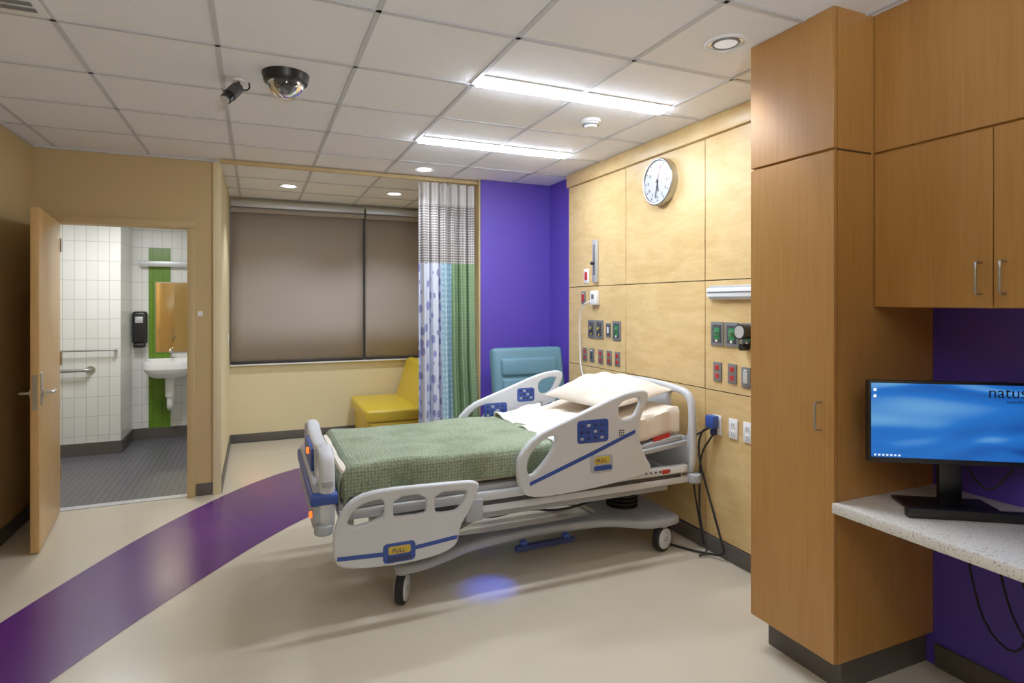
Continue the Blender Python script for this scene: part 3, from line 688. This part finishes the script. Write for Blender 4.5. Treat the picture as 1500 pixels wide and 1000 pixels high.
# recliner
Rc=root('recliner_chair',(2.2,4.65,.6))
TR=Matrix.Translation((2.235,4.62,0))@Matrix.Rotation(math.radians(-3),4,'Z')
def rb(n,a,b2,c2,d,e,f,m,bev=.02,rx=0,pz=0,py=0):
    T=TR
    if rx: T=TR@Matrix.Translation((0,py,pz))@Matrix.Rotation(rx,4,'X')@Matrix.Translation((0,-py,-pz))
    return box(n,a,b2,c2,d,e,f,m,Rc,bev,4,T=T)
rb('backrest',-.34,.34,.05,.17,.42,1.18,'teal',.04,-math.radians(12),.42,.1)
rb('headrest',-.27,.27,.025,.08,.92,1.08,'teal',.03,-math.radians(12),.42,.1)
rb('lumbar_pad',-.27,.27,.025,.08,.50,.905,'teal',.03,-math.radians(12),.42,.1)
rb('seat',-.27,.27,-.50,.08,.36,.48,'teal',.04)
rb('leg_rest',-.27,.27,-.56,-.50,.10,.44,'teal',.025)
for s in (-1,1):
    rb('side_%d'%s,s*.30-.035,s*.30+.035,-.50,.12,.14,.60,'teal',.02)
    rb('arm_%d'%s,s*.31-.045,s*.31+.045,-.52,.10,.60,.645,'blk',.02)
    for k,y in enumerate((-.44,.10)): cyl('caster_%d_%d'%(s,k),TR@Vector((s*.28-.012,y,.05)),TR@Vector((s*.28+.012,y,.05)),.05,'rub',Rc); cyl('stem_%d_%d'%(s,k),TR@Vector((s*.28,y,.06)),TR@Vector((s*.28,y,.16)),.012,'steel',Rc)
rb('push_bar',-.30,.30,.30,.33,1.08,1.11,'dgrey',.01)
rb('push_bar_mount',-.05,.05,.20,.31,1.05,1.11,'dgrey',.01)
# bathroom
box('wall_bathroom_green_tile',-1.135,-.915,7.893,7.9,.13,2.2,'gtile')
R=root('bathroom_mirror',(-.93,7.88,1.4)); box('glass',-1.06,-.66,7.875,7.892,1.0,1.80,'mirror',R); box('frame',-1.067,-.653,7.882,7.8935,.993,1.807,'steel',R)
R=root('bathroom_wall_light',(-.93,7.84,2.02)); box('body',-1.22,-.62,7.79,7.893,1.99,2.045,'alu',R,.008); box('glass_lens',-1.20,-.64,7.80,7.87,1.984,1.99,'alu',R)
R=root('soap_dispenser',(-1.22,7.85,1.28))
box('body',-1.285,-1.14,7.79,7.8995,1.10,1.47,'blk',R,.03,4); box('tray',-1.27,-1.155,7.77,7.85,1.06,1.11,'blk',R,.015); box('label',-1.25,-1.175,7.786,7.791,1.34,1.41,'alu',R,.003)
R=root('bathroom_sink',(-.90,7.66,.85))
def sink(a,c):
    A=2*math.pi*a
    rad=[1.,1.,.97,.86,.82,.70,.35,.0][int(c*7+.01)]; z=[.83,.90,.915,.915,.90,.82,.78,.775][int(c*7+.01)]
    return (-.90+.25*rad*math.copysign(abs(math.cos(A))**.7,math.cos(A)),7.68+.20*rad*math.copysign(abs(math.sin(A))**.7,math.sin(A)),z)
grid('bowl',sink,48,7,'porc',R)
def sinkb(a,c):
    A=2*math.pi*a; rad=[1.,.9,.65,.0][int(c*3+.01)]; z=[.83,.78,.73,.72][int(c*3+.01)]
    return (-.90+.25*rad*math.copysign(abs(math.cos(A))**.7,math.cos(A)),7.68+.20*rad*math.copysign(abs(math.sin(A))**.7,math.sin(A)),z)
grid('underside',sinkb,48,3,'porc',R)
box('back_ledge',-1.14,-.66,7.80,7.893,.80,.93,'porc',R,.015)
cyl('drain_cover',(-.9,7.7,.74),(-.9,7.7,.50),.045,'porc',R,bev=.008); tube('trap',[(-.9,7.7,.52),(-.9,7.7,.38),(-.9,7.76,.36),(-.9,7.80,.45),(-.9,7.89,.48)],.03,'porc',R)
tube('faucet',[(-.9,7.83,.92),(-.9,7.83,1.02),(-.9,7.78,1.04),(-.9,7.70,1.01)],.012,'steel',R)
R=root('towel_bar',(-1.6,7.25,1.08)); cyl('bar',(-2.0,7.24,1.08),(-1.33,7.24,1.08),.009,'steel',R)
for x in (-1.99,-1.34): cyl('post_%d'%int(-x*100),(x,7.301,1.08),(x,7.235,1.08),.015,'steel',R)
R=root('grab_bar',(-1.8,7.25,.88)); tube('bar',[(-2.3,7.299,.88),(-2.3,7.24,.88),(-2.2,7.235,.88),(-1.65,7.235,.88),(-1.56,7.24,.88),(-1.56,7.299,.88)],.017,'steel',R)
for x in (-1.56,-2.3): cyl('flange_%d'%int(-x*100),(x,7.301,.88),(x,7.29,.88),.04,'steel',R)
R=root('bathroom_ceiling_light',(-1.2,6.4,2.5)); box('panel',-1.5,-.9,6.2,6.6,2.485,2.4999,'white',R,.003)
R=root('room_sign_plate',(-.42,5.415,1.5)); box('plate',-.435,-.40,5.414,5.4198,1.46,1.50,'white',R)
R=root('light_switch_plate',(-.262,6.9,1.3)); box('plate',-.2695,-.262,6.8,6.87,1.12,1.24,'white',R,.002)
al=bpy.data.lights.new('bathroom_lamp','AREA'); al.energy=24; al.size=.5; al.color=(.95,.97,1)
ao=bpy.data.objects.new('bathroom_lamp',al); ao.location=(-1.2,6.4,2.47); COL.objects.link(ao)
# world + camera
w=bpy.data.worlds.new('World'); S.world=w; w.use_nodes=True
w.node_tree.nodes['Background'].inputs[0].default_value=(.02,.025,.04,1)
cam=bpy.data.cameras.new('Camera'); co=bpy.data.objects.new('Camera',cam); COL.objects.link(co)
co.location=(0,0,1.57); co.rotation_euler=(math.pi/2,0,-math.radians(23.4))
cam.sensor_width=36; cam.lens=866/1500*36; cam.shift_y=-57/1500; cam.clip_start=.05
S.camera=co
